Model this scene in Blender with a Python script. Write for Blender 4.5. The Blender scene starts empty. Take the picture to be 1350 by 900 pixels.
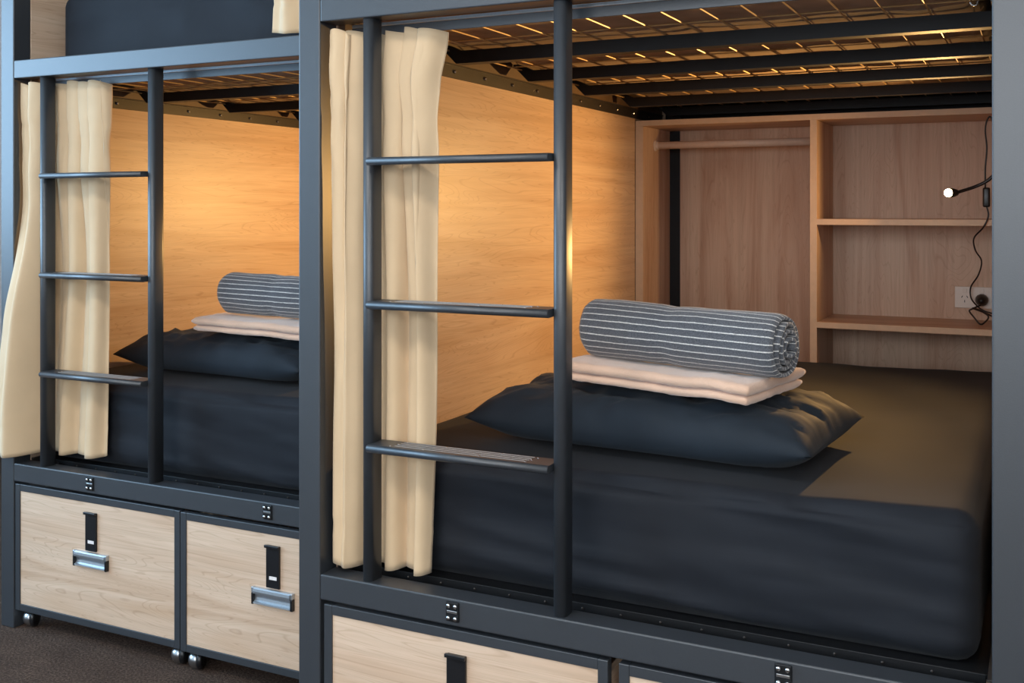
import bpy, bmesh, math, random
from mathutils import Vector, Matrix, noise
random.seed(7)
S = bpy.context.scene
COL = S.collection
PI = math.pi

# ------------------------------------------------------------------ camera, world, lights, exposure
EYE = 1.2106                                   # camera height above the floor
cam_d = bpy.data.cameras.new('camera'); cam = bpy.data.objects.new('camera', cam_d); COL.objects.link(cam)
cam.location = (0, -1.75, EYE); cam.rotation_euler = (PI/2, 0, 0.4612)
cam_d.sensor_width = 36; cam_d.lens = 1407.56*36/1350; cam_d.shift_y = (274.93-450)/1350
cam_d.clip_start = 0.02
S.camera = cam
S.view_settings.view_transform = 'Standard'; S.view_settings.look = 'None'
S.view_settings.gamma = 1; S.view_settings.use_curve_mapping = False
S.view_settings.exposure = 0.0
W = bpy.data.worlds.new('world'); S.world = W; W.use_nodes = True
W.node_tree.nodes['Background'].inputs[0].default_value = (0.62, 0.78, 1.0, 1)
W.node_tree.nodes['Background'].inputs[1].default_value = 1.0

def area(name, loc, aim, sx, sy, power, col):
    l = bpy.data.lights.new(name, 'AREA'); l.shape = 'RECTANGLE'; l.size = sx; l.size_y = sy
    l.energy = power; l.color = col
    o = bpy.data.objects.new(name, l); COL.objects.link(o); o.location = loc
    o.rotation_euler = (Vector(aim)-Vector(loc)).to_track_quat('-Z', 'Y').to_euler()
    return o
ROOM_L, ROOM_R, ROOM_F, ROOM_B, ROOM_H = -4.6, 2.4, -3.9, 2.75, 3.0
WIN = (-2.9, 0.3, 0.95, 2.55)                  # window in the left wall: y0, y1, z0, z1
area('daylight_window', (ROOM_L+0.03, (WIN[0]+WIN[1])/2, (WIN[2]+WIN[3])/2), (0, (WIN[0]+WIN[1])/2, 1.4), WIN[1]-WIN[0]-.1, WIN[3]-WIN[2]-.1, 155, (0.42, 0.70, 1.0))
WIN2 = (-2.2, 1.9, 1.0, 2.5)                   # window in the wall behind the camera: x0, x1, z0, z1
area('daylight_window_front', ((WIN2[0]+WIN2[1])/2, ROOM_F+.03, (WIN2[2]+WIN2[3])/2), ((WIN2[0]+WIN2[1])/2, 0, 1.6), WIN2[1]-WIN2[0]-.1, WIN2[3]-WIN2[2]-.1, 100, (0.93, 0.965, 1.0))
CEIL = [(-1.7, -1.9), (0.7, -1.9)]             # ceiling light panels over the aisle
for k, (x, y) in enumerate(CEIL):
    area('ceiling_panel_light', (x, y, ROOM_H-.06), (x, y, 0), 1.15, .55, 22, (1.0, 0.95, 0.88))

# ------------------------------------------------------------------ materials
def srgb(r, g, b):
    f = lambda c: (c/255/12.92) if c/255 <= .04045 else ((c/255+.055)/1.055)**2.4
    return (f(r), f(g), f(b), 1)
class NT:
    def __init__(s, name):
        s.m = bpy.data.materials.new(name); s.m.use_nodes = True
        s.n = s.m.node_tree.nodes; s.l = s.m.node_tree.links; s.b = s.n['Principled BSDF']
    def add(s, t, **kw):
        n = s.n.new(t)
        for k, v in kw.items():
            if k in n.inputs: n.inputs[k].default_value = v
            else: setattr(n, k, v)
        return n
    def link(s, a, ao, b, bi): s.l.new(a.outputs[ao], b.inputs[bi])
    def coords(s, scale, which='Object'):
        t = s.add('ShaderNodeTexCoord'); mp = s.add('ShaderNodeMapping'); mp.inputs['Scale'].default_value = scale
        s.link(t, which, mp, 'Vector'); return mp
    def ramp(s, pts):
        r = s.add('ShaderNodeValToRGB'); e = r.color_ramp.elements
        while len(e) < len(pts): e.new(.5)
        for i, (p, c) in enumerate(pts): e[i].position = p; e[i].color = c
        return r
    def bump(s, src, out, strength, dist=.002):
        b = s.add('ShaderNodeBump', Strength=strength, Distance=dist); s.link(src, out, b, 'Height'); s.link(b, 'Normal', s.b, 'Normal')
def plain(name, col, rough=.5, metal=0, spec=.5, nscale=0, nbump=0, var=0.0):
    t = NT(name); t.b.inputs['Base Color'].default_value = col; t.b.inputs['Roughness'].default_value = rough
    t.b.inputs['Metallic'].default_value = metal; t.b.inputs['Specular IOR Level'].default_value = spec
    if nscale:
        mp = t.coords((1, 1, 1)); nz = t.add('ShaderNodeTexNoise', Scale=nscale, Detail=4.0); t.link(mp, 'Vector', nz, 'Vector')
        if nbump: t.bump(nz, 'Fac', nbump)
        if var:
            lo = tuple(c*(1-var) for c in col[:3])+(1,); hi = tuple(min(1, c*(1+var)) for c in col[:3])+(1,)
            r = t.ramp([(.3, lo), (.7, hi)]); t.link(nz, 'Fac', r, 'Fac'); t.link(r, 'Color', t.b, 'Base Color')
    return t.m
def wood(name, axis, base, dark, light, rough=.42, streak=.84):
    t = NT(name); k = {'X': 0, 'Y': 1, 'Z': 2}[axis]
    sc = [9.0, 9.0, 9.0]; sc[k] = .85
    mp = t.coords(tuple(sc)); n1 = t.add('ShaderNodeTexNoise', Scale=1.0, Detail=5.0, Distortion=1.6); t.link(mp, 'Vector', n1, 'Vector')
    r1 = t.ramp([(.30, dark), (.47, base), (.62, light), (.75, base)]); t.link(n1, 'Fac', r1, 'Fac')
    sc2 = [95.0, 95.0, 95.0]; sc2[k] = 2.2
    mp2 = t.coords(tuple(sc2)); n2 = t.add('ShaderNodeTexNoise', Scale=1.0, Detail=3.0); t.link(mp2, 'Vector', n2, 'Vector')
    r2 = t.ramp([(.35, (.90, .885, .87, 1)), (.6, (1, 1, 1, 1))]); t.link(n2, 'Fac', r2, 'Fac')
    sc3 = [7.0, 7.0, 7.0]; sc3[k] = .55                                     # thin cathedral lines of the grain
    mp3 = t.coords(tuple(sc3)); n3 = t.add('ShaderNodeTexNoise', Scale=1.0, Detail=2.0, Distortion=2.4); t.link(mp3, 'Vector', n3, 'Vector')
    mul = t.add('ShaderNodeMath', operation='MULTIPLY'); mul.inputs[1].default_value = 26.0; t.link(n3, 'Fac', mul, 0)
    fr = t.add('ShaderNodeMath', operation='FRACT'); t.link(mul, 'Value', fr, 0)
    r3 = t.ramp([(.0, (streak, streak*.96, streak*.92, 1)), (.16, (1, 1, 1, 1)), (.9, (1, 1, 1, 1)), (1, (streak, streak*.96, streak*.92, 1))]); t.link(fr, 'Value', r3, 'Fac')
    m1 = t.add('ShaderNodeMixRGB', blend_type='MULTIPLY'); m1.inputs[0].default_value = 1
    t.link(r1, 'Color', m1, 1); t.link(r2, 'Color', m1, 2)
    m2 = t.add('ShaderNodeMixRGB', blend_type='MULTIPLY'); m2.inputs[0].default_value = 1
    t.link(m1, 'Color', m2, 1); t.link(r3, 'Color', m2, 2); t.link(m2, 'Color', t.b, 'Base Color')
    t.b.inputs['Roughness'].default_value = rough; t.bump(n2, 'Fac', .12, .001)
    return t.m
def fabric(name, col, rough=.85, weave=900, wb=.25, var=.12, sheen=.15):
    t = NT(name); mp = t.coords((1, 1, 1))
    n = t.add('ShaderNodeTexNoise', Scale=weave, Detail=2.0); t.link(mp, 'Vector', n, 'Vector')
    n2 = t.add('ShaderNodeTexNoise', Scale=14.0, Detail=4.0); t.link(mp, 'Vector', n2, 'Vector')
    lo = tuple(c*(1-var) for c in col[:3])+(1,); hi = tuple(min(1, c*(1+var)) for c in col[:3])+(1,)
    r = t.ramp([(.3, lo), (.7, hi)]); t.link(n2, 'Fac', r, 'Fac'); t.link(r, 'Color', t.b, 'Base Color')
    t.b.inputs['Roughness'].default_value = rough; t.b.inputs['Sheen Weight'].default_value = sheen
    t.b.inputs['Specular IOR Level'].default_value = .25
    t.bump(n, 'Fac', wb, .0008); return t.m
M = {}
WB, WD, WL = srgb(204, 175, 149), srgb(192, 160, 131), srgb(212, 186, 161)
for a in 'XYZ': M['wood'+a] = wood('ash_laminate_'+a.lower(), a, WB, WD, WL)
M['woodC'] = wood('closet_laminate', 'Z', srgb(205, 172, 146), srgb(190, 152, 124), srgb(213, 184, 158), .5, .88)
M['woodCX'] = wood('closet_shelf_laminate', 'X', srgb(205, 172, 146), srgb(190, 152, 124), srgb(213, 184, 158), .45, .9)
M['edge'] = plain('edge_band', srgb(212, 180, 146), .45, nscale=40, var=.05)
M['steel'] = plain('charcoal_powder_coat', srgb(48, 51, 55), .40, spec=.75, nscale=420, nbump=.05, var=.06)
M['black'] = plain('black_steel', srgb(17, 18, 20), .5, spec=.3, nscale=300, nbump=.04, var=.08)
M['brown_strip'] = plain('dark_angle_iron', srgb(48, 43, 40), .4, nscale=200, nbump=.03, var=.1)
M['deck_side'] = plain('brown_deck_strip', srgb(96, 76, 58), .5, nscale=60, var=.1)
M['grip'] = plain('grey_grip_tape', srgb(150, 143, 137), .7, nscale=300, var=.12)
M['wire'] = plain('bare_wire', srgb(200, 168, 118), .4, .3, nscale=150, var=.1)
M['screw'] = plain('bright_screw', srgb(205, 205, 205), .25, 1.0, nscale=200, var=.06)
M['chrome'] = plain('brushed_caster_metal', srgb(200, 203, 205), .28, 1.0, nscale=200, var=.06)
M['alu'] = plain('satin_aluminium', srgb(190, 197, 203), .33, .85, nscale=260, var=.05)
M['plastic'] = plain('black_plastic', srgb(22, 22, 24), .35, nscale=200, var=.1)
M['label'] = plain('white_sticker', srgb(225, 215, 208), .5, nscale=300, var=.04)
M['white'] = plain('white_plastic', srgb(226, 218, 208), .4, nscale=120, var=.02)
M['rod'] = plain('pale_rail_plastic', srgb(216, 196, 178), .4, nscale=80, var=.04)
M['sheet'] = fabric('charcoal_sheet', srgb(24, 27, 33), .75, 1400, .12, .1, .03)
M['pillow'] = fabric('navy_pillowcase', srgb(28, 36, 44), .72, 1400, .12, .1, .04)
M['under'] = fabric('mattress_underside', srgb(146, 121, 98), .9, 500, .8, .22, .1)
M['curtain'] = fabric('beige_curtain', srgb(207, 180, 145), .8, 1200, .12, .03, .15)
M['peach'] = fabric('peach_terry', srgb(210, 176, 152), .95, 260, 1.0, .08, .5)
def carpet():
    t = NT('grey_brown_carpet'); mp = t.coords((1, 1, 1))
    n = t.add('ShaderNodeTexNoise', Scale=150.0, Detail=4.0, Roughness=.7); t.link(mp, 'Vector', n, 'Vector')
    n2 = t.add('ShaderNodeTexNoise', Scale=9.0, Detail=3.0); t.link(mp, 'Vector', n2, 'Vector')
    r = t.ramp([(.32, srgb(50, 39, 33)), (.5, srgb(76, 61, 52)), (.68, srgb(104, 86, 74))]); t.link(n, 'Fac', r, 'Fac')
    r2 = t.ramp([(.3, (.82, .82, .82, 1)), (.7, (1.1, 1.1, 1.1, 1))]); t.link(n2, 'Fac', r2, 'Fac')
    m = t.add('ShaderNodeMixRGB', blend_type='MULTIPLY'); m.inputs[0].default_value = 1; t.link(r, 'Color', m, 1); t.link(r2, 'Color', m, 2); t.link(m, 'Color', t.b, 'Base Color')
    t.b.inputs['Roughness'].default_value = .98; t.b.inputs['Specular IOR Level'].default_value = .1; t.bump(n, 'Fac', .9, .006); return t.m
M['carpet'] = carpet()
M['paint'] = plain('white_wall_paint', srgb(225, 226, 226), .7, nscale=90, nbump=.05, var=.02)
M['ceil'] = plain('ceiling_paint', srgb(232, 232, 230), .8, nscale=90, nbump=.03, var=.02)
def striped():
    t = NT('striped_towel'); tc = t.add('ShaderNodeTexCoord'); sp = t.add('ShaderNodeSeparateXYZ'); t.link(tc, 'UV', sp, 'Vector')
    mp = t.coords((1, 1, 1)); nz = t.add('ShaderNodeTexNoise', Scale=90.0, Detail=3.0); t.link(mp, 'Vector', nz, 'Vector')
    ad = t.add('ShaderNodeMath', operation='MULTIPLY_ADD'); ad.inputs[1].default_value = .10; t.link(nz, 'Fac', ad, 0)
    ml = t.add('ShaderNodeMath', operation='MULTIPLY'); ml.inputs[1].default_value = 1.0; t.link(sp, 'Y', ml, 0); t.link(ml, 'Value', ad, 2)
    fr = t.add('ShaderNodeMath', operation='FRACT'); t.link(ad, 'Value', fr, 0)
    r = t.ramp([(0, srgb(78, 82, 89)), (.74, srgb(88, 91, 97)), (.79, srgb(205, 204, 202)), (.89, srgb(210, 209, 205)), (.95, srgb(74, 77, 83))]); t.link(fr, 'Value', r, 'Fac')
    n2 = t.add('ShaderNodeTexNoise', Scale=520.0, Detail=2.0); t.link(mp, 'Vector', n2, 'Vector')
    r2 = t.ramp([(.3, (.55, .55, .55, 1)), (.7, (1.25, 1.25, 1.25, 1))]); t.link(n2, 'Fac', r2, 'Fac')
    mx = t.add('ShaderNodeMixRGB', blend_type='MULTIPLY'); mx.inputs[0].default_value = 1; t.link(r, 'Color', mx, 1); t.link(r2, 'Color', mx, 2)
    t.link(mx, 'Color', t.b, 'Base Color'); t.b.inputs['Roughness'].default_value = .95; t.b.inputs['Sheen Weight'].default_value = .3
    t.bump(n2, 'Fac', .9, .0015); return t.m
M['stripe'] = striped()
def emit(name, col, s):
    t = NT(name); t.b.inputs['Base Color'].default_value = col; t.b.inputs['Emission Color'].default_value = col; t.b.inputs['Emission Strength'].default_value = s; return t.m
M['bulb'] = emit('warm_led', (1.0, .72, .36, 1), 30)
M['diffuser'] = emit('light_diffuser', (1.0, .95, .88, 1), 5)
def glass():
    t = NT('window_glass'); tr = t.add('ShaderNodeBsdfTransparent'); gl = t.add('ShaderNodeBsdfGlossy', Roughness=.02)
    mx = t.add('ShaderNodeMixShader'); mx.inputs[0].default_value = .08; t.l.new(tr.outputs[0], mx.inputs[1]); t.l.new(gl.outputs[0], mx.inputs[2])
    t.l.new(mx.outputs[0], t.n['Material Output'].inputs['Surface']); return t.m
M['glass'] = glass()

# ------------------------------------------------------------------ mesh helpers
def link_mesh(name, me, mat, parent=None, smooth=False):
    me.materials.append(mat)
    if smooth:
        me.polygons.foreach_set('use_smooth', [True]*len(me.polygons))
    o = bpy.data.objects.new(name, me); COL.objects.link(o)
    if parent: o.parent = parent
    return o
def bm_obj(name, bm, mat, parent=None, smooth=False):
    bmesh.ops.recalc_face_normals(bm, faces=bm.faces)
    me = bpy.data.meshes.new(name); bm.to_mesh(me); bm.free()
    return link_mesh(name, me, mat, parent, smooth)
def bx(bm, x0, x1, y0, y1, z0, z1, bev=0, seg=2):
    r = bmesh.ops.create_cube(bm, size=1)
    vs = r['verts']
    bmesh.ops.scale(bm, vec=(x1-x0, y1-y0, z1-z0), verts=vs)
    bmesh.ops.translate(bm, vec=((x0+x1)/2, (y0+y1)/2, (z0+z1)/2), verts=vs)
    if bev:
        es = list({e for v in vs for e in v.link_edges})
        bmesh.ops.bevel(bm, geom=es, offset=bev, segments=seg, affect='EDGES', profile=.5)
def box(name, x0, x1, y0, y1, z0, z1, mat, parent=None, bev=.002, seg=2):
    bm = bmesh.new(); bx(bm, x0, x1, y0, y1, z0, z1, bev, seg); return bm_obj(name, bm, mat, parent)
def tube_mesh(bm, pts, r, n=10, cap=True):
    pts = [Vector(p) for p in pts]; rings = []
    up = Vector((0, 0, 1))
    for i, p in enumerate(pts):
        a = pts[max(0, i-1)]; b = pts[min(len(pts)-1, i+1)]
        t = (b-a).normalized()
        if abs(t.dot(up)) > .97: up = Vector((0, 1, 0)) if abs(t.y) < .9 else Vector((1, 0, 0))
        s = t.cross(up).normalized(); w = s.cross(t).normalized(); up = w
        rr = r[i] if isinstance(r, (list, tuple)) else r
        rings.append([bm.verts.new(p+s*math.cos(2*PI*k/n)*rr+w*math.sin(2*PI*k/n)*rr) for k in range(n)])
    for A, B in zip(rings, rings[1:]):
        for k in range(n): bm.faces.new((A[k], A[(k+1) % n], B[(k+1) % n], B[k]))
    if cap: bm.faces.new(rings[0]); bm.faces.new(rings[-1])
def tube(name, pts, r, mat, parent=None, n=10):
    bm = bmesh.new(); tube_mesh(bm, pts, r, n); return bm_obj(name, bm, mat, parent, True)
def spline(pts, n=8):
    P = [Vector(p) for p in pts]; P = [P[0]*2-P[1]]+P+[P[-1]*2-P[-2]]; out = []
    for i in range(1, len(P)-2):
        for k in range(n):
            t = k/n; a, b, c, d = P[i-1], P[i], P[i+1], P[i+2]
            out.append(.5*((2*b)+(-a+c)*t+(2*a-5*b+4*c-d)*t*t+(-a+3*b-3*c+d)*t**3))
    out.append(P[-2]); return out
def lathe(bm, prof, axis='Z', n=16, off=(0, 0, 0)):
    rings = []
    for r, h in prof:
        ring = []
        for k in range(n):
            a = 2*PI*k/n; c, s = math.cos(a)*r, math.sin(a)*r
            p = {'Z': (c, s, h), 'Y': (c, h, s), 'X': (h, c, s)}[axis]
            ring.append(bm.verts.new(Vector(p)+Vector(off)))
        rings.append(ring)
    for A, B in zip(rings, rings[1:]):
        for k in range(n): bm.faces.new((A[k], A[(k+1) % n], B[(k+1) % n], B[k]))
    bm.faces.new(rings[0]); bm.faces.new(rings[-1])
def prism_y(bm, poly, y0, y1):
    a = [bm.verts.new((x, y0, z)) for x, z in poly]; b = [bm.verts.new((x, y1, z)) for x, z in poly]
    n = len(poly); bm.faces.new(a); bm.faces.new(b[::-1])
    for k in range(n): bm.faces.new((a[k], a[(k+1) % n], b[(k+1) % n], b[k]))
def rrect_post(name, x0, x1, y0, y1, z0, z1, rad, mat, parent):
    bm = bmesh.new(); poly = []
    for cx, cy, a0 in ((x1-rad, y1-rad, 0), (x0+rad, y1-rad, 1), (x0+rad, y0+rad, 2), (x1-rad, y0+rad, 3)):
        for k in range(6):
            a = (a0+k/5)*PI/2; poly.append((cx+rad*math.cos(a), cy+rad*math.sin(a)))
    a = [bm.verts.new((x, y, z0)) for x, y in poly]; b = [bm.verts.new((x, y, z1)) for x, y in poly]; n = len(poly)
    bm.faces.new(a[::-1]); bm.faces.new(b)
    for k in range(n):
        f = bm.faces.new((a[k], a[(k+1) % n], b[(k+1) % n], b[k])); f.smooth = True
    return bm_obj(name, bm, mat, parent)
def thing(name, loc, label, cat, group=None):
    o = bpy.data.objects.new(name, None); COL.objects.link(o); o.location = loc; o.empty_display_size = .1
    return tag(o, label, cat, group)
def tag(o, label=None, cat=None, group=None, kind=None):
    if label: o['label'] = label
    if cat: o['category'] = cat
    if group: o['group'] = group
    if kind: o['kind'] = kind
    return o
def copy_tree(o, parent=None):
    c = o.copy(); COL.objects.link(c)
    if parent: c.parent = parent
    for ch in list(o.children): copy_tree(ch, c)
    return c

# ------------------------------------------------------------------ the room
tag(box('floor', ROOM_L, ROOM_R, ROOM_F, ROOM_B, -.08, 0, M['carpet'], bev=0), kind='structure')
tag(box('ceiling', ROOM_L, ROOM_R, ROOM_F, ROOM_B, ROOM_H, ROOM_H+.08, M['ceil'], bev=0), kind='structure')
tag(box('wall_back', ROOM_L, ROOM_R, ROOM_B, ROOM_B+.1, 0, ROOM_H, M['paint'], bev=0), kind='structure')
tag(box('wall_right', ROOM_R, ROOM_R+.1, ROOM_F, ROOM_B, 0, ROOM_H, M['paint'], bev=0), kind='structure')
bm = bmesh.new()
bx(bm, ROOM_L, WIN2[0], ROOM_F-.1, ROOM_F, 0, ROOM_H); bx(bm, WIN2[1], ROOM_R, ROOM_F-.1, ROOM_F, 0, ROOM_H)
bx(bm, WIN2[0], WIN2[1], ROOM_F-.1, ROOM_F, 0, WIN2[2]); bx(bm, WIN2[0], WIN2[1], ROOM_F-.1, ROOM_F, WIN2[3], ROOM_H)
tag(bm_obj('wall_front', bm, M['paint']), kind='structure')
wn = tag(box('window_2', WIN2[0], WIN2[1], ROOM_F-.06, ROOM_F-.055, WIN2[2], WIN2[3], M['glass'], bev=0), kind='structure')
for nm, a in (('window_frame', (WIN2[0], WIN2[0]+.05, WIN2[2], WIN2[3])), ('window_frame', (WIN2[1]-.05, WIN2[1], WIN2[2], WIN2[3])), ('window_frame', (WIN2[0], WIN2[1], WIN2[2], WIN2[2]+.05)), ('window_frame', (WIN2[0], WIN2[1], WIN2[3]-.05, WIN2[3])), ('mullion', (-.18, -.13, WIN2[2], WIN2[3]))):
    box(nm, a[0], a[1], ROOM_F-.085, ROOM_F-.045, a[2], a[3], M['white'], wn)
bm = bmesh.new()
bx(bm, ROOM_L-.1, ROOM_L, ROOM_F, WIN[0], 0, ROOM_H); bx(bm, ROOM_L-.1, ROOM_L, WIN[1], ROOM_B, 0, ROOM_H)
bx(bm, ROOM_L-.1, ROOM_L, WIN[0], WIN[1], 0, WIN[2]); bx(bm, ROOM_L-.1, ROOM_L, WIN[0], WIN[1], WIN[3], ROOM_H)
tag(bm_obj('wall_left', bm, M['paint']), kind='structure')
wn = tag(box('window_1', ROOM_L-.06, ROOM_L-.055, WIN[0], WIN[1], WIN[2], WIN[3], M['glass'], bev=0), kind='structure')
for nm, a in (('window_frame', (WIN[0], WIN[0]+.05, WIN[2], WIN[3])), ('window_frame', (WIN[1]-.05, WIN[1], WIN[2], WIN[3])), ('window_frame', (WIN[0], WIN[1], WIN[2], WIN[2]+.05)), ('window_frame', (WIN[0], WIN[1], WIN[3]-.05, WIN[3])), ('mullion', (-1.33, -1.28, WIN[2], WIN[3]))):
    box(nm, ROOM_L-.085, ROOM_L-.045, a[0], a[1], a[2], a[3], M['white'], wn)
for x, y in CEIL:
    t = thing('ceiling_light', (x, y, ROOM_H), 'flat white ceiling light panel over the aisle, nearer the '+('side window' if x < 0 else 'plain side wall'), 'light', 'ceiling light panels')
    bm = bmesh.new(); bx(bm, -.64, .64, -.34, .34, -.045, 0, .006); bm_obj('light_housing', bm, M['white'], t)
    box('diffuser', -.6, .6, -.3, .3, -.05, -.0455, M['diffuser'], t, bev=.001)

# ------------------------------------------------------------------ bunk bed (built at the right bunk's place; origin = foot of its front left post, floor)
X0, X1, XR, XQ = -1.354, -1.301, -.068, -.015        # front posts: outer / inner faces
DEP = 2.20                                           # depth of the bunk
ZA, ZB = .476, 1.586                                 # bottom rail top, upper rail underside
ZT = 2.74
def make_bunk():
    t = thing('bunk_bed', (0, 0, 0), 'x', 'bunk bed', 'metal bunk beds')
    for xa, xb in ((X0, X1), (XR, XQ)):
        box('front_post', xa, xb, 0, .058, 0, ZT, M['steel'], t, .003, 3)
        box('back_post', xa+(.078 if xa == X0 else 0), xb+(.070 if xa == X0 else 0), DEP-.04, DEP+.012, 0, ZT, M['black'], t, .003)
    for za, zb, nm in ((ZA-.051, ZA, 'bottom_rail'), (ZB, ZB+.052, 'upper_rail'), (ZT-.05, ZT, 'top_rail')):
        box(nm, X1, XR, 0.0005, .053, za, zb, M['steel'], t, .003, 3)
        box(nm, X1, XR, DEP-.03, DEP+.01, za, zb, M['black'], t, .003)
    # wooden end panels and the dark angle iron bolted along them
    for xa, xb in ((X1-.016, X1), (XR, XR+.016)):
        box('side_panel', xa, xb, .059, DEP-.041, .43, ZT-.02, M['woodY'], t, .001)
        for z in (ZA-.03, 1.531):
            s = 1 if xa < -1 else -1; xf = X1 if s > 0 else XR
            bm = bmesh.new()
            bx(bm, min(xf, xf+s*.004), max(xf, xf+s*.004), .06, DEP-.05, z, z+.034, .0008, 1)
            bx(bm, min(xf, xf+s*.009), max(xf, xf+s*.009), .06, DEP-.05, z+.031, z+.0345, .0008, 1)
            o = bm_obj('angle_iron', bm, M['brown_strip'], t)
            if z > 1: box('deck_side_strip', min(xf, xf+s*.003), max(xf, xf+s*.003), .06, DEP-.05, 1.566, 1.645, M['deck_side'], t, .0008)  # thin darker brown sheet over the end panel, above the angle iron
            if z > 1 and s > 0:
                bm = bmesh.new(); lathe(bm, [(.0045, 0), (.0045, .004), (.002, .006)], 'X', 8); mesh = bpy.data.meshes.new('bolt')
                bmesh.ops.recalc_face_normals(bm, faces=bm.faces); bm.to_mesh(mesh); bm.free(); mesh.materials.append(M['screw'])
                for k in range(12):
                    b = bpy.data.objects.new('bolt', mesh); COL.objects.link(b); b.parent = o; b.location = (xf+.004, .22+k*.16, z+.016)
    box('back_panel', X1, XR, DEP+.0135, DEP+.025, .43, 1.64, M['black'], t, .001)
    box('back_panel', X1, XR, DEP+.0135, DEP+.025, 1.642, ZT-.02, M['woodX'], t, .001)
    # mattress base of both decks: front flange, cross beams, wire grid
    for z in (ZA-.04, 1.5655):
        up = z > 1
        yf = .094
        fl = box('base_flange', X1+.012, XR-.012, yf, yf+.004, z, (1.5855 if up else .4745), M['steel' if up else 'black'], t, .001)
        if up:
            box('base_lip', X1+.012, XR-.012, .0945, .0985, 1.586, 1.5925, M['alu'], t, .0008)
        zb = 1.5525 if up else ZA-.046
        for yb in (.45, .845, 1.24, 1.635, 2.03):
            bm = bmesh.new(); h = .030; y0, y1 = yb-.002, yb+.032
            xl, xr = X1+.061, XR-.0035
            if up:
                prism_y(bm, [(xl, zb), (xr, zb), (xr, zb+h), (xl+.012, zb+h), (xl-.030, zb+.048), (xl-.045, zb+.048), (xl-.045, zb+.045)], y0, y1)
            else:
                prism_y(bm, [(X1+.01, zb), (xr-.01, zb), (xr-.01, zb+h), (X1+.01, zb+h)], y0, y1)
            bm_obj('cross_beam', bm, M['black'], t)
        if up:
            wm = bpy.data.meshes.new('base_wire'); bm = bmesh.new()
            tube_mesh(bm, [(0, .099, 0), (0, DEP-.05, 0)], .0019, 6); bmesh.ops.recalc_face_normals(bm, faces=bm.faces); bm.to_mesh(wm); bm.free(); wm.materials.append(M['wire'])
            for k in range(16):
                w = bpy.data.objects.new('base_wire', wm); COL.objects.link(w); w.parent = t; w.location = (-.1281-.0762*k+.012, 0, 1.5843)
            wm = bpy.data.meshes.new('cross_wire'); bm = bmesh.new()
            tube_mesh(bm, [(X1+.02, 0, 0), (XR-.02, 0, 0)], .0016, 6); bmesh.ops.recalc_face_normals(bm, faces=bm.faces); bm.to_mesh(wm); bm.free(); wm.materials.append(M['wire'])
            for k in range(13):
                w = bpy.data.objects.new('cross_wire', wm); COL.objects.link(w); w.parent = t; w.location = (0, .20+k*.15, 1.5876)
        else:
            box('base_board', X1+.006, XR-.006, .10, DEP-.05, ZA-.012, ZA-.004, M['black'], t, .001)
            sm = bpy.data.meshes.new('flange_screw'); bm = bmesh.new(); lathe(bm, [(.0022, 0), (.0022, -.002), (.001, -.003)], 'Y', 8)
            bmesh.ops.recalc_face_normals(bm, faces=bm.faces); bm.to_mesh(sm); bm.free(); sm.materials.append(M['brown_strip'])
            for k in range(15):
                w = bpy.data.objects.new('flange_screw', sm); COL.objects.link(w); w.parent = fl; w.location = (-.16-.0762*k, .094, .465)
    # ladder
    for xa, xb in ((-1.2055, -1.1815), (-.7926, -.7676)):
        rrect_post('ladder_post', xa, xb, .006, .050, ZA, ZB, .0105, M['steel'], t)
    for zc in (.742, 1.022, 1.303):
        bm = bmesh.new(); xa, xb, ya, yb, hh = -1.1813, -.7928, -.014, .046, .0078
        poly = [(yb, zc+hh), (yb, zc-hh*.6)]
        for k in range(9):
            a = -PI/2-PI*k/8; poly.append((ya+hh+hh*math.cos(a), zc+hh*math.sin(a)))
        A = [bm.verts.new((xa, y, z)) for y, z in poly]; B = [bm.verts.new((xb, y, z)) for y, z in poly]
        bm.faces.new(A); bm.faces.new(B[::-1])
        for k in range(len(poly)):
            f = bm.faces.new((A[k], A[(k+1) % len(poly)], B[(k+1) % len(poly)], B[k])); f.smooth = 1 < k < 10
        r = bm_obj('rung', bm, M['steel'], t)
        for k in range(4):
            y = .0045+k*.0115
            box('grip_strip', xa+.055, xb-.05, y, y+.002, zc+hh-.0004, zc+hh+.0006, M['grip'], r, 0)
        for k, (x, y) in enumerate(((-1.135, .002), (-1.128, .02), (-1.12, .038), (-1.06, .0015), (-1.03, .038), (-.94, .002), (-.91, .038), (-.845, .003), (-.84, .02), (-.835, .038))):
            bm = bmesh.new(); lathe(bm, [(.0022, 0), (.0022, .0006), (.001, .001)], 'Z', 8, (x, y+.002, zc+hh-.0002)); bm_obj('rivet', bm, M['screw'], r)
    # lock brackets on the bottom rail
    for x in (-.994, -.377):
        b = box('lock_bracket', x-.014, x+.014, -.003, .0004, ZA-.042, ZA-.005, M['black'], t, .002)
        bm = bmesh.new(); bx(bm, x-.011, x+.011, -.0045, -.003, ZA-.026, ZA-.021, .0006, 1); bm_obj('bracket_bar', bm, M['chrome'], b)
        for sx in (-1, 1):
            for sz in (-1, 1):
                bm = bmesh.new(); lathe(bm, [(.0042, 0), (.0042, -.0025), (.0028, -.0042), (.0008, -.0045)], 'Y', 10, (x+sx*.0075, -.003, ZA-.0235+sz*.0115)); bm_obj('screw', bm, M['screw'], b, True)
    return t
LX, LY = -1.3575, .3686                                 # where the second bunk stands
bunk = make_bunk()
bunk['label'] = 'charcoal metal bunk bed standing forward, wardrobe shelves and lit bulb inside'
bunk2 = copy_tree(bunk); bunk2.location = (LX, LY, 0)
bunk2['label'] = 'charcoal metal bunk bed set back, with two full wooden drawers beneath'

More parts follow.
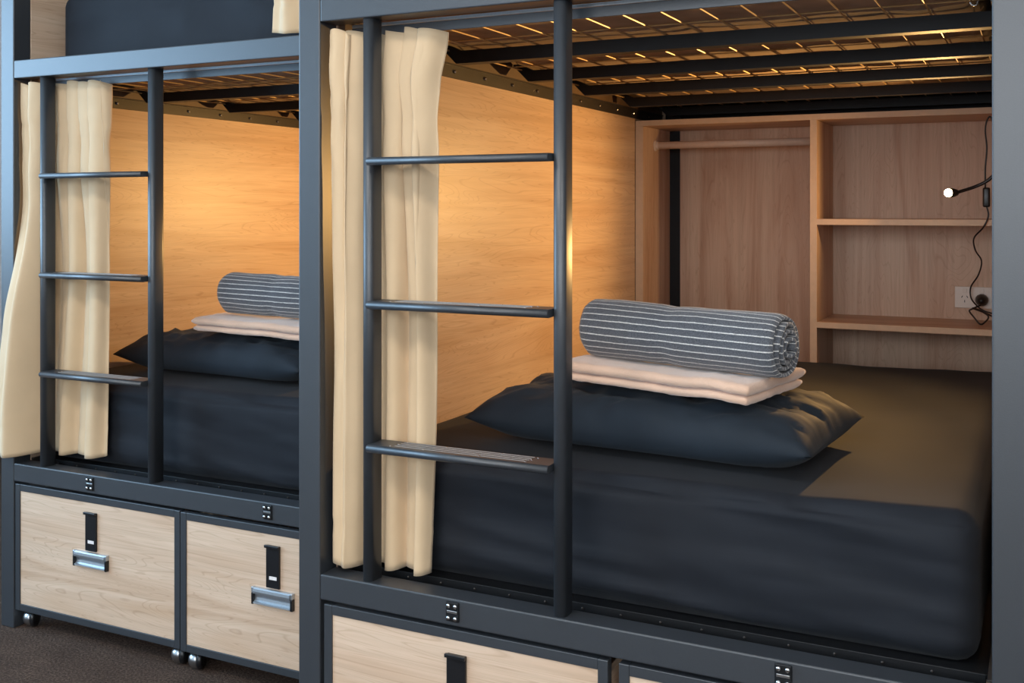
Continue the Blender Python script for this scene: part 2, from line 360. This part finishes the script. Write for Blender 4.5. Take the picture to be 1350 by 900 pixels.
# ------------------------------------------------------------------ wardrobe unit at the bed's far end
def make_closet():
    t = thing('wardrobe_unit', (0, 0, 0), 'x', 'wardrobe', 'built-in wardrobe units')
    Y0, Y1, ZB0, ZT0 = 1.853, 2.158, .50, 1.523
    def edge(p, x0, x1, z0, z1):
        box('edge_band', x0, x1, Y0-.0012, Y0+.0004, z0, z1, M['edge'], p, 0)
    for xa, xb in ((-1.2985, -1.2705), (-.107, -.085)):
        o = box('side_board', xa, xb, Y0, Y1, ZB0, ZT0-.0195, M['woodC'], t, .001); edge(o, xa, xb, ZB0, ZT0-.0195)
    o = box('top_board', -1.2985, -.085, Y0, Y1, ZT0-.019, ZT0, M['woodCX'], t, .001); edge(o, -1.2985, -.085, ZT0-.019, ZT0)
    o = box('partition', -.689, -.667, Y0, Y1, ZB0, ZT0-.0195, M['woodC'], t, .001); edge(o, -.689, -.667, ZB0, ZT0-.0195)
    box('back_board', -1.2307, -.107, Y1+.0005, Y1+.012, ZB0, ZT0, M['woodC'], t, .001)
    for z in (1.1765, .8370):
        o = box('shelf', -.6668, -.1072, Y0+.001, Y1, z-.019, z, M['woodCX'], t, .001); edge(o, -.6668, -.1072, z-.019, z)
    rd = tube('hanging_rail', [(-1.2702, 1.985, 1.441), (-.6892, 1.985, 1.441)], .0135, M['rod'], t, 16)
    bm = bmesh.new(); lathe(bm, [(.020, 0), (.020, .004), (.0155, .005), (.0155, .014)], 'X', 14, (-1.2704, 1.985, 1.441)); bm_obj('rail_socket', bm, M['rod'], rd, False)
    return t
closet = make_closet(); closet['label'] = 'open wood laminate wardrobe with hanging rail and two shelves behind the mattress'
closet2 = copy_tree(closet); closet2.location = (LX, LY, 0); closet2['label'] = 'wood laminate wardrobe at the far end of the set-back bunk'

# ------------------------------------------------------------------ reading lamp, cord, socket
def make_lamp():
    t = thing('reading_lamp', (0, 0, 0), 'x', 'lamp', 'gooseneck reading lamps')
    bulb = Vector((-.259, 1.745, 1.2585)); aim = Vector((-1.301, .55, 1.22)); d = (aim-bulb).normalized()
    bm = bmesh.new(); lathe(bm, [(.028, 0), (.028, -.012), (.02, -.02), (.008, -.022)], 'X', 16, (-.0850, 1.79, 1.33)); bm_obj('mount_plate', bm, M['plastic'], t, True)
    tube('gooseneck', spline([(-.100, 1.79, 1.33), (-.122, 1.79, 1.322), (-.15, 1.79, 1.295), (-.185, 1.79, 1.277), tuple(bulb-d*.036)], 8), .0052, M['plastic'], t, 10)
    q = Vector((0, 0, 1)).rotation_difference(d).to_matrix().to_4x4()
    bm = bmesh.new(); lathe(bm, [(.006, -.040), (.010, -.036), (.0135, -.022), (.0150, -.006), (.0140, -.006), (.0125, -.02)], 'Z', 18)
    bm.transform(Matrix.Translation(bulb) @ q); bm_obj('lamp_head', bm, M['plastic'], t, True)
    bm = bmesh.new(); lathe(bm, [(.002, -.016), (.009, -.013), (.0115, -.007), (.0122, -.003), (.0115, .001), (.0090, .0045), (.005, .0068), (.001, .0075)], 'Z', 28)
    bm.transform(Matrix.Translation(bulb) @ q); bm_obj('led_bulb', bm, M['bulb'], t, True)
    l = bpy.data.lights.new('lamp_beam', 'SPOT'); l.energy = 70; l.color = (1.0, .55, .17); l.spot_size = math.radians(112); l.spot_blend = 1.0; l.shadow_soft_size = .012
    lo = bpy.data.objects.new('lamp_beam', l); COL.objects.link(lo); lo.parent = t; lo.location = bulb+d*.012; lo.rotation_euler = d.to_track_quat('-Z', 'Y').to_euler()
    l = bpy.data.lights.new('lamp_glow', 'SPOT'); l.energy = 9; l.color = (1.0, .58, .22); l.shadow_soft_size = .011; l.spot_size = math.radians(168); l.spot_blend = .5
    lo = bpy.data.objects.new('lamp_glow', l); COL.objects.link(lo); lo.parent = t; lo.location = bulb+d*.022; lo.rotation_euler = d.to_track_quat('-Z', 'Y').to_euler()
    return t
lamp = make_lamp(); lamp['label'] = 'lit black gooseneck reading lamp above the wardrobe shelf'
lamp2 = copy_tree(lamp); lamp2.location = (LX, LY, 0); lamp2['label'] = 'black gooseneck reading lamp of the set-back bunk, lighting its wood panel'

t = thing('power_socket', (-.208, 2.158, .912), 'white double wall socket plate with black plug below the shelf', 'socket')
box('plate', -.058, .058, -.009, 0, -.036, .036, M['white'], t, .002)
for s in (-1, 1):
    for dx, dz, rt in ((-.008, .002, .5), (.008, .002, -.5), (0, -.013, 0)):
        bm = bmesh.new(); bx(bm, -.0012, .0012, -.0098, -.0088, -.004, .004); bm.transform(Matrix.Translation((s*.027+dx, 0, dz)) @ Matrix.Rotation(rt, 4, 'Y')); bm_obj('socket_slot', bm, M['plastic'], t)
    box('rocker_switch', s*.027-.006, s*.027+.006, -.0125, -.0088, .016, .030, M['white'], t, .001)
t = thing('lamp_cord', (0, 0, 0), 'thin black lamp cord with inline switch and plug, looped at the white socket', 'cord')
def at(u, v, Y):
    a = (u-675)/1407.56; s, c = math.sin(.4612), math.cos(.4612); k = (Y+1.75)/(a*s+c)
    return (k*(a*c-s), Y, EYE+(274.93-v)*k/1407.56)
F = 1.842
tube('cord', spline([at(1316, 205, F), at(1308, 158, F), at(1302, 157, F), at(1299, 172, F), at(1301, 195, F), at(1299, 222, F), at(1299, 248, F)], 6), .0025, M['plastic'], t, 8)
tube('cord', spline([at(1301, 272, F), at(1303, 285, F), at(1296, 300, F), at(1284, 314, 1.88), at(1286, 330, 1.95), at(1294, 344, 2.02), at(1290, 362, 2.08), at(1280, 378, 2.115), at(1280, 392, 2.115), at(1287, 402, 2.10), at(1296, 409, 2.09), at(1308, 413, 2.09)], 6), .0025, M['plastic'], t, 8)
loop = [at(1293, 402, 2.10), at(1282, 407, 2.09), at(1278, 410, 2.07), at(1284, 418, 2.03), at(1292, 427, 1.97), at(1298, 425, 1.98), at(1303, 417, 2.03), at(1292, 409, 2.07), at(1282, 406, 2.085), at(1298, 412, 2.08), at(1310, 418, 2.06)]
tube('cord', [Vector((p[0], p[1], max(p[2], .8405))) for p in spline(loop, 6)], .0028, M['plastic'], t, 8)
a = Vector(at(1300.5, 247, F)); b = Vector(at(1301, 273, F))
bm = bmesh.new(); bx(bm, a.x-.0105, a.x+.0105, F-.010, F+.007, b.z, a.z, .005, 3); bm_obj('inline_switch', bm, M['plastic'], t, True)
a = Vector(at(1294, 396, 2.12))
bm = bmesh.new(); lathe(bm, [(.019, 2.148), (.021, 2.138), (.019, 2.120), (.012, 2.105), (.005, 2.095)], 'Y', 14, (a.x, 0, a.z)); bm_obj('plug', bm, M['plastic'], t, True)
bm = bmesh.new(); tube_mesh(bm, spline([at(1279, 2.5, .338), at(1279.5, 4, .338), at(1281.5, 6.5, .338), at(1285.5, 7, .338), at(1288.5, 4.5, .338), at(1289, 0.5, .338)], 6), .0019, 8)
tag(bm_obj('metal_hook', bm, M['screw'], None, True), 'small bright metal hook hanging under the upper wire base', 'hook')

# ------------------------------------------------------------------ drawers on casters
def make_drawer(w=.625):
    """front-left bottom corner of the frame at the origin, front facing -y, z measured from the floor"""
    t = thing('storage_drawer', (0, 0, 0), 'x', 'drawer', 'under-bed drawers on casters')
    z0, z1, b, dp = .054, .4175, .0195, .95
    box('frame_bar', 0, b, 0, .02, z0, z1, M['steel'], t, .0015); box('frame_bar', w-b, w, 0, .02, z0, z1, M['steel'], t, .0015)
    box('frame_bar', b, w-b, .0004, .02, z1-b, z1, M['steel'], t, .0012); box('frame_bar', b, w-b, .0004, .02, z0, z0+b, M['steel'], t, .0012)
    box('front_panel', b, w-b, .003, .018, z0+b, z1-b, M['woodX'], t, .0006)
    for x in (.004, w-.016): box('side_board', x, x+.012, .02, dp, z0+.01, z1-.03, M['woodY'], t, .001)
    box('back_board', .016, w-.016, dp-.012, dp, z0+.01, z1-.03, M['woodX'], t, .001)
    box('bottom_board', .016, w-.016, .02, dp-.012, z0+.002, z0+.014, M['woodX'], t, .001)
    # hasp strap with sticker
    cx = .306
    h = box('hasp_strap', cx-.021, cx+.020, -.0035, .0031, .266, .372, M['plastic'], t, .0015)
    box('hasp_hood', cx-.0225, cx+.0215, -.010, -.0034, .3665, .3735, M['plastic'], h, .0012)
    box('sticker', cx-.010, cx+.013, -.0042, -.0034, .2875, .296, M['label'], h, 0)
    # recessed aluminium pull with end caps
    ha, hb = cx-.064, cx+.064
    bm = bmesh.new()
    prof = [(.003, .262), (-.006, .262), (-.0095, .2595), (-.0105, .253), (-.0098, .2475), (-.006, .2465), (-.0025, .2475), (-.0015, .243), (-.0005, .236), (-.0015, .2305), (-.005, .2275), (-.0085, .2265), (-.009, .223), (-.006, .2205), (.003, .2205)]
    A = [bm.verts.new((ha+.007, y, z)) for y, z in prof]; B = [bm.verts.new((hb-.007, y, z)) for y, z in prof]
    for k in range(len(prof)-1): bm.faces.new((A[k], A[k+1], B[k+1], B[k]))
    bm.faces.new(A); bm.faces.new(B[::-1])
    p = bm_obj('recessed_pull', bm, M['alu'], t)
    for xa in (ha, hb-.007): box('end_cap', xa, xa+.007, -.0085, .003, .2195, .2485, M['plastic'], p, .0015); box('end_cap', xa, xa+.007, -.0085, .003, .2487, .263, M['alu'], p, .0015)
    # casters
    for x, y in ((.026, .032), (w-.031, .032), (.03, dp-.05), (w-.03, dp-.05)):
        R = Matrix.Translation((x, y, .0262)) @ Matrix.Rotation(.45, 4, 'Z')
        bm = bmesh.new(); lathe(bm, [(.002, -.0205), (.010, -.019), (.0175, -.0145), (.0215, -.007), (.0232, .002), (.0232, .006)], 'X', 18)
        bm.transform(R); c = bm_obj('caster', bm, M['chrome'], t, True)
        bm = bmesh.new(); lathe(bm, [(.010, .0065), (.0240, .0065), (.0258, .0095), (.0258, .0165), (.0235, .0195), (.010, .0205)], 'X', 20)
        bm.transform(R); bm_obj('wheel', bm, M['plastic'], c, True)
        bm = bmesh.new(); lathe(bm, [(.005, 0), (.005, .012)], 'Z', 10, (x, y, .0445)); bm_obj('stem', bm, M['chrome'], c, True)
    return t
DR = [(-2.656, LY+.003, 'ash wood drawer with black strap handle, beside the outer post of the set-back bunk'),
      (-2.0205, LY-.003, 'ash wood drawer partly hidden behind the dark post between the bunks'),
      (-1.2925, .002, 'ash wood drawer under the forward bunk, below its ladder'),
      (-.6628, .002, 'ash wood drawer under the forward bunk, only its top corner showing')]
for (x, y, lb), w in zip(DR, (.6275, .590, .6095, .590)):
    o = make_drawer(w); o.location = (x, y, 0); o['label'] = lb

# ------------------------------------------------------------------ bedding
def rounded_box(name, x0, x1, y0, y1, z0, z1, r, disp, mat, nx=70, ny=60, nz=22):
    bm = bmesh.new(); C = Vector(((x0+x1)/2, (y0+y1)/2, (z0+z1)/2)); H = Vector(((x1-x0)/2, (y1-y0)/2, (z1-z0)/2))
    cache = {}
    def V(i, j, k):
        key = (i, j, k)
        if key in cache: return cache[key]
        p = Vector((H.x*(2*i/nx-1), H.y*(2*j/ny-1), H.z*(2*k/nz-1)))
        q = Vector([max(-(H[a]-r), min(H[a]-r, p[a])) for a in range(3)]); d = p-q
        if d.length > 1e-9: p = q+d.normalized()*r*min(1, max(abs(d.x), abs(d.y), abs(d.z))/r)
        n = (d.normalized() if d.length > 1e-9 else Vector((0, 0, 0)))
        w = p+C; w += n*disp(w, n); cache[key] = bm.verts.new(w); return cache[key]
    for i in range(nx):
        for j in range(ny):
            bm.faces.new((V(i, j, nz), V(i+1, j, nz), V(i+1, j+1, nz), V(i, j+1, nz))); bm.faces.new((V(i, j, 0), V(i, j+1, 0), V(i+1, j+1, 0), V(i+1, j, 0)))
    for i in range(nx):
        for k in range(nz):
            bm.faces.new((V(i, 0, k), V(i+1, 0, k), V(i+1, 0, k+1), V(i, 0, k+1))); bm.faces.new((V(i, ny, k), V(i, ny, k+1), V(i+1, ny, k+1), V(i+1, ny, k)))
    for j in range(ny):
        for k in range(nz):
            bm.faces.new((V(0, j, k), V(0, j, k+1), V(0, j+1, k+1), V(0, j+1, k))); bm.faces.new((V(nx, j, k), V(nx, j+1, k), V(nx, j+1, k+1), V(nx, j, k+1)))
    return bm_obj(name, bm, mat, None, True)
def sheet_disp(seed):
    def f(p, n):
        v = 0
        if n.y < -.3:                                     # long soft horizontal pulls on the front
            v -= abs(.020*noise.noise(Vector((p.x*1.5+seed, p.z*15+p.x*2, seed))))+abs(.007*noise.noise(Vector((p.x*4+seed, p.z*38+p.x*3, 3.1))))
        if n.z > .3: v += .007*noise.noise(Vector((p.x*3+seed, p.y*3, 1.7)))+.003*noise.noise(Vector((p.x*9, p.y*5+seed, 5)))-.007
        return v
    return f
tag(rounded_box('mattress', X1+.0105, XR-.022, .104, 1.842, .4725, .720, .040, sheet_disp(1.3), M['sheet']), 'mattress in a dark charcoal fitted sheet, in the forward bunk, reaching the wardrobe', 'mattress', 'sheeted mattresses')
tag(rounded_box('mattress', X1+LX+.0105, XR+LX-.022, .104+LY, 1.842+LY, .4725, .720, .040, sheet_disp(7.7), M['sheet']), 'mattress in a dark charcoal fitted sheet, lower deck of the set-back bunk', 'mattress', 'sheeted mattresses')
def upper_disp(seed):
    def f(p, n):
        v = 0
        if n.y < -.9: v -= abs(.022*noise.noise(Vector((p.x*2.6+p.z*6+seed, p.z*9-p.x*2, seed))))
        if n.z < -.3: v += .0035*noise.noise(Vector((p.x*7, p.y*9+seed, 2)))+.0022*noise.noise(Vector((p.x*16, p.y*30+seed, 4)))-.002
        return v
    return f
def upper(x0, x1, y0, y1, seed, label):
    o = rounded_box('mattress', x0, x1, y0, y1, 1.5935, 1.842, .04, upper_disp(seed), M['sheet'], 70, 90, 14)
    o.data.materials.append(M['under'])
    for p in o.data.polygons:
        if p.normal.z < -.6: p.material_index = 1
    return tag(o, label, 'mattress', 'sheeted mattresses')
upper(X1+.03, XR-.03, .107, 2.10, 2.0, 'upper mattress with brown woven underside resting on the wire base, forward bunk')
upper(X1+LX+.062, XR+LX-.02, .107+LY, 2.10+LY, 6.0, 'upper mattress in a dark navy sheet, resting above the rail of the set-back bunk')

def pillow(name, cx, cy, z, w, d, h, rot, seed, label, group):
    nu, nv = 56, 40; bm = bmesh.new(); top = {}; bot = {}
    def sgnp(a, e): return math.copysign(abs(a)**e, a)
    for i in range(nu+1):
        for j in range(nv+1):
            u, v = 2*i/nu-1, 2*j/nv-1
            x = u*w/2*(1-.03*(1-v*v)); y = v*d/2*(1-.085*(1-u*u))
            e = max(0.0, (1-abs(u)**3.6))*max(0.0, (1-abs(v)**3.0)); hh = h*e**.5
            rim = 1-max(abs(u), abs(v))
            wr = .012*noise.noise(Vector((x*9+seed, y*14, seed)))+.010*(1-2*abs(noise.noise(Vector((x*13+y*9+seed, y*22-x*6, 9)))))
            wr += .010*noise.noise(Vector((math.atan2(v, u)*4+seed, 3*max(abs(u), abs(v)), 2)))*max(abs(u), abs(v))**2
            wr *= min(1, e*4)
            zb = z+.016+.026*(1-e)**1.2
            zt = zb+hh*.86+wr
            zl = zb-min(.012, .016*e**.4) - (hh*.02)
            edge = (i in (0, nu) or j in (0, nv))
            zl = max(z+.003, zb-hh*.5)
            ca, sa = math.cos(rot), math.sin(rot)
            P = lambda zz: bm.verts.new((cx+x*ca-y*sa, cy+x*sa+y*ca, zz))
            top[i, j] = P(zt if not edge else zb)
            bot[i, j] = top[i, j] if edge else P(zl)
    for i in range(nu):
        for j in range(nv):
            bm.faces.new((top[i, j], top[i+1, j], top[i+1, j+1], top[i, j+1])); bm.faces.new((bot[i, j], bot[i, j+1], bot[i+1, j+1], bot[i+1, j]))
    return tag(bm_obj(name, bm, M['pillow'], None, True), label, 'pillow', group)
pillow('pillow', -.722, .435, .724, .735, .44, .108, -.07, 1.0, 'dark navy pillow on the forward mattress, under beige towel and striped roll', 'navy pillows')
pillow('pillow', -2.165, .46+LY, .724, .735, .44, .108, -.05, 5.0, 'dark navy pillow against the glowing wood panel of the set-back bunk', 'navy pillows')

def folded_towel(cx, cy, z, w, d, rot, tilt, seed, label):
    """towel folded twice: two layers joined by a rounded fold at the left end"""
    t = thing('folded_towel', (cx, cy, z), label, 'towel', 'folded peach towels'); t.rotation_euler = (0, tilt, rot)
    nx, ny = 44, 26
    for name, z0, th, ins in (('lower_layer', 0.0, .019, .004), ('upper_layer', .0187, .023, 0)):
        bm = bmesh.new(); cache = {}
        prof = []                                   # closed outline in x-z, round left fold
        n = 10
        xa, xb = -w/2+ins, w/2-ins*1.3
        for k in range(n+1):
            a = PI/2+PI*k/n; prof.append((xa+th/2+th/2*math.cos(a), th/2+th/2*math.sin(a)))
        for k in range(1, nx): prof.append((xa+th/2+(xb-xa-th)*k/nx, 0))
        for k in range(n+1):
            a = -PI/2+PI*k/n; prof.append((xb-th*.35+th*.35*math.cos(a), th/2+th/2*math.sin(a)))
        for k in range(nx-1, 0, -1): prof.append((xa+th/2+(xb-xa-th)*k/nx, th))
        rings = []
        for j in range(ny+1):
            v = 2*j/ny-1; y = v*(d/2-ins); e = max(0.0, 1-abs(v)**8)**.35; ring = []
            for x, zz in prof:
                f = .5+(zz/th-.5)*(.55+.45*e)
                lump = .005*noise.noise(Vector((x*11+seed, y*9, seed)))+.0015*noise.noise(Vector((x*50+seed, y*50, zz*40)))
                ring.append(bm.verts.new((x, y+.003*noise.noise(Vector((x*12, v*3, seed))), z0+th*f+lump)))
            rings.append(ring)
        m = len(prof)
        for A, B in zip(rings, rings[1:]):
            for k in range(m): bm.faces.new((A[k], A[(k+1) % m], B[(k+1) % m], B[k]))
        bm.faces.new(rings[0]); bm.faces.new(rings[-1])
        bm_obj(name, bm, M['peach'], t, True)
    return t
def rolled_towel(cx, cy, z, L, ry, rz, rot, tilt, seed, label):
    """spiral of cloth extruded along x, with uv.y counting the stripes round it"""
    t = bpy.data.meshes.new('rolled_towel'); bm = bmesh.new(); uvl = bm.loops.layers.uv.new('UVMap')
    turns, per, nx, th = 4.1, 40, 36, .012
    n = int(turns*per); rows = []
    for i in range(nx+1):
        x = L*(i/nx-.5); rows.append([])
        pinch = 1-.05*math.exp(-((x+.02)/.018)**2)
        endr = 1-.10*max(0, (abs(x)/(L/2)-.9)/.1)**2
        for k in range(n+1):
            f = k/n; a = -PI*.25+2*PI*turns*f; rr = (.07+.93*f)*pinch*(endr if f > .6 else 1)
            lump = 1+.05*noise.noise(Vector((x*8+seed, math.cos(a)*1.3, math.sin(a)*1.3)))+.02*noise.noise(Vector((x*30+seed, math.cos(a)*5, math.sin(a)*5)))
            dx = .006*noise.noise(Vector((f*9, seed, 0)))*(1 if abs(i-nx/2) > nx/2-2 else 0) + (.010*(f-.6) if i == nx else (-.010*(f-.6) if i == 0 else 0))
            fl = rr*lump; zz = math.sin(a)*rz*fl
            if zz < -.86*rz: zz = -.86*rz+(zz+.86*rz)*.3
            rows[-1].append(bm.verts.new((x-dx*2.0, math.cos(a)*ry*fl, zz+rz*.9)))
    arc = [0.0]
    for k in range(n):
        arc.append(arc[-1]+(rows[0][k+1].co-rows[0][k].co).length)
    for i in range(nx):
        for k in range(n):
            f = bm.faces.new((rows[i][k], rows[i+1][k], rows[i+1][k+1], rows[i][k+1])); f.smooth = True
            for lp, (uu, vv) in zip(f.loops, ((i, k), (i+1, k), (i+1, k+1), (i, k+1))): lp[uvl].uv = (uu/nx, arc[vv]/.0118)
    bm.to_mesh(t); bm.free(); o = link_mesh('rolled_towel', t, M['stripe'], None, True)
    sd = o.modifiers.new('thickness', 'SOLIDIFY'); sd.thickness = .0065; sd.offset = -1
    o.location = (cx, cy, z); o.rotation_euler = (0, tilt, rot)
    return tag(o, label, 'towel', 'rolled striped towels')
folded_towel(-.672, .385, .848, .43, .27, -.20, .02, 1.0, 'folded peach terry towel on the pillow of the forward bunk')
rolled_towel(-.652, .350, .8975, .44, .069, .063, -.20, .02, 2.0, 'rolled charcoal towel with thin white stripes, on the forward bunk')
folded_towel(-2.00, .40+LY, .848, .455, .29, -.03, .02, 4.0, 'folded peach terry towel on the pillow of the set-back bunk')
rolled_towel(-1.968, .375+LY, .9005, .445, .066, .063, -.03, .02, 6.0, 'rolled charcoal towel with thin white stripes, on the set-back bunk')

# ------------------------------------------------------------------ curtains
def smooth(a, b, x):
    t = min(1, max(0, (x-a)/(b-a))); return t*t*(3-2*t)
def curtain(name, left, right, ypath, z0f, z1, folds, amp, seed, label):
    """left(w), right(w): x limits at height w (0 bottom .. 1 top); ypath(s,w): base depth; folds at the top"""
    ns, nw = 150, 80; bm = bmesh.new(); g = []
    for j in range(nw+1):
        w = j/nw; row = []
        for i in range(ns+1):
            s = i/ns
            xl, xr = left(w), right(w)
            ph = 2*PI*folds*(s+.035*math.sin(5*s+seed)+.02*noise.noise(Vector((s*6, seed, 8))))+seed
            sway = .9*noise.noise(Vector((s*2.2+seed, w*1.3, 0)))
            lowf = math.sin(ph*.5+sway*1.8+.6); lowf = math.sin(ph*.5+sway*1.8+.6+.6*lowf)
            hi = -(1-2*(1-abs(math.sin(ph*.5+sway*.75+.17*(1-w))))**1.7)      # round crests, narrow valleys
            top = smooth(.45, 1.0, w); pinch = math.exp(-((w-.84)/.045)**2)
            A = amp*(1-.3*pinch)*(.5+.5*smooth(.08, .38, s))
            yy = A*((.22+.70*top)*hi+(1.15-.75*top)*lowf)
            yy += .005*noise.noise(Vector((s*10+seed, w*6, 3)))+.0035*noise.noise(Vector((s*30+seed, w*16, 6)))*top
            xo = .85*A*math.cos(ph+sway*1.5)*(.3+.7*top)
            warp = sway
            ztop = z1-.012*(.5+.5*math.sin(ph*1.0+1.1))*1-.010*noise.noise(Vector((s*9, seed, 1)))
            zb = z0f(s)+.004*math.sin(ph*.5+warp)
            z = zb+(ztop-zb)*w
            seam = 0
            for zs in (z1-.125, zb+.075):
                seam += -.0035*math.exp(-((z-zs)/.008)**2)
            row.append(bm.verts.new((max(xl+(xr-xl)*s+xo, xl), ypath(s, w)+(.016*math.tanh((yy-seam)/.016) if yy > seam else .021*math.tanh((yy-seam)/.021)), z)))
        g.append(row)
    for j in range(nw):
        for i in range(ns): bm.faces.new((g[j][i], g[j][i+1], g[j+1][i+1], g[j+1][i]))
    o = bm_obj(name, bm, M['curtain'], None, True)
    sd = o.modifiers.new('thickness', 'SOLIDIFY'); sd.thickness = .0016; sd.offset = 0
    return tag(o, label, 'curtain', 'beige bunk curtains')
def lerp(a, b, t): return a+(b-a)*t
def smooth(a, b, x):
    t = min(1, max(0, (x-a)/(b-a))); return t*t*(3-2*t)
curtain('curtain', lambda w: -1.2925+.004*w, lambda w: lerp(-1.094, -1.083, w)+.018*smooth(.9, 1, w)+.006*math.sin(w*5),
        lambda s, w: .026+.048*smooth(.05, .40, s), lambda s: .490-.002*s, 1.570, 6.0, .022, .4,
        'beige curtain drawn behind the ladder of the forward bunk')
curtain('curtain', lambda w: lerp(-2.716, -2.653, smooth(.0, .55, w)), lambda w: lerp(-2.374, -2.362, w),
        lambda s, w: LY+lerp(-.024, .030, smooth(.35, .7, w))*(1-smooth(.12, .4, s))+.074*smooth(.17, .40, s), lambda s: .502+.004*s, 1.575, 6.0, .022, 2.0,
        'beige curtain behind the ladder of the set-back bunk, spilling over its outer post')
curtain('curtain', lambda w: -1.745+.06*w, lambda w: -1.45, lambda s, w: LY+.03, lambda s: 1.652, 2.62, 4.0, .014, 5.0,
        'beige curtain of the upper deck, hanging beside the navy upper mattress')
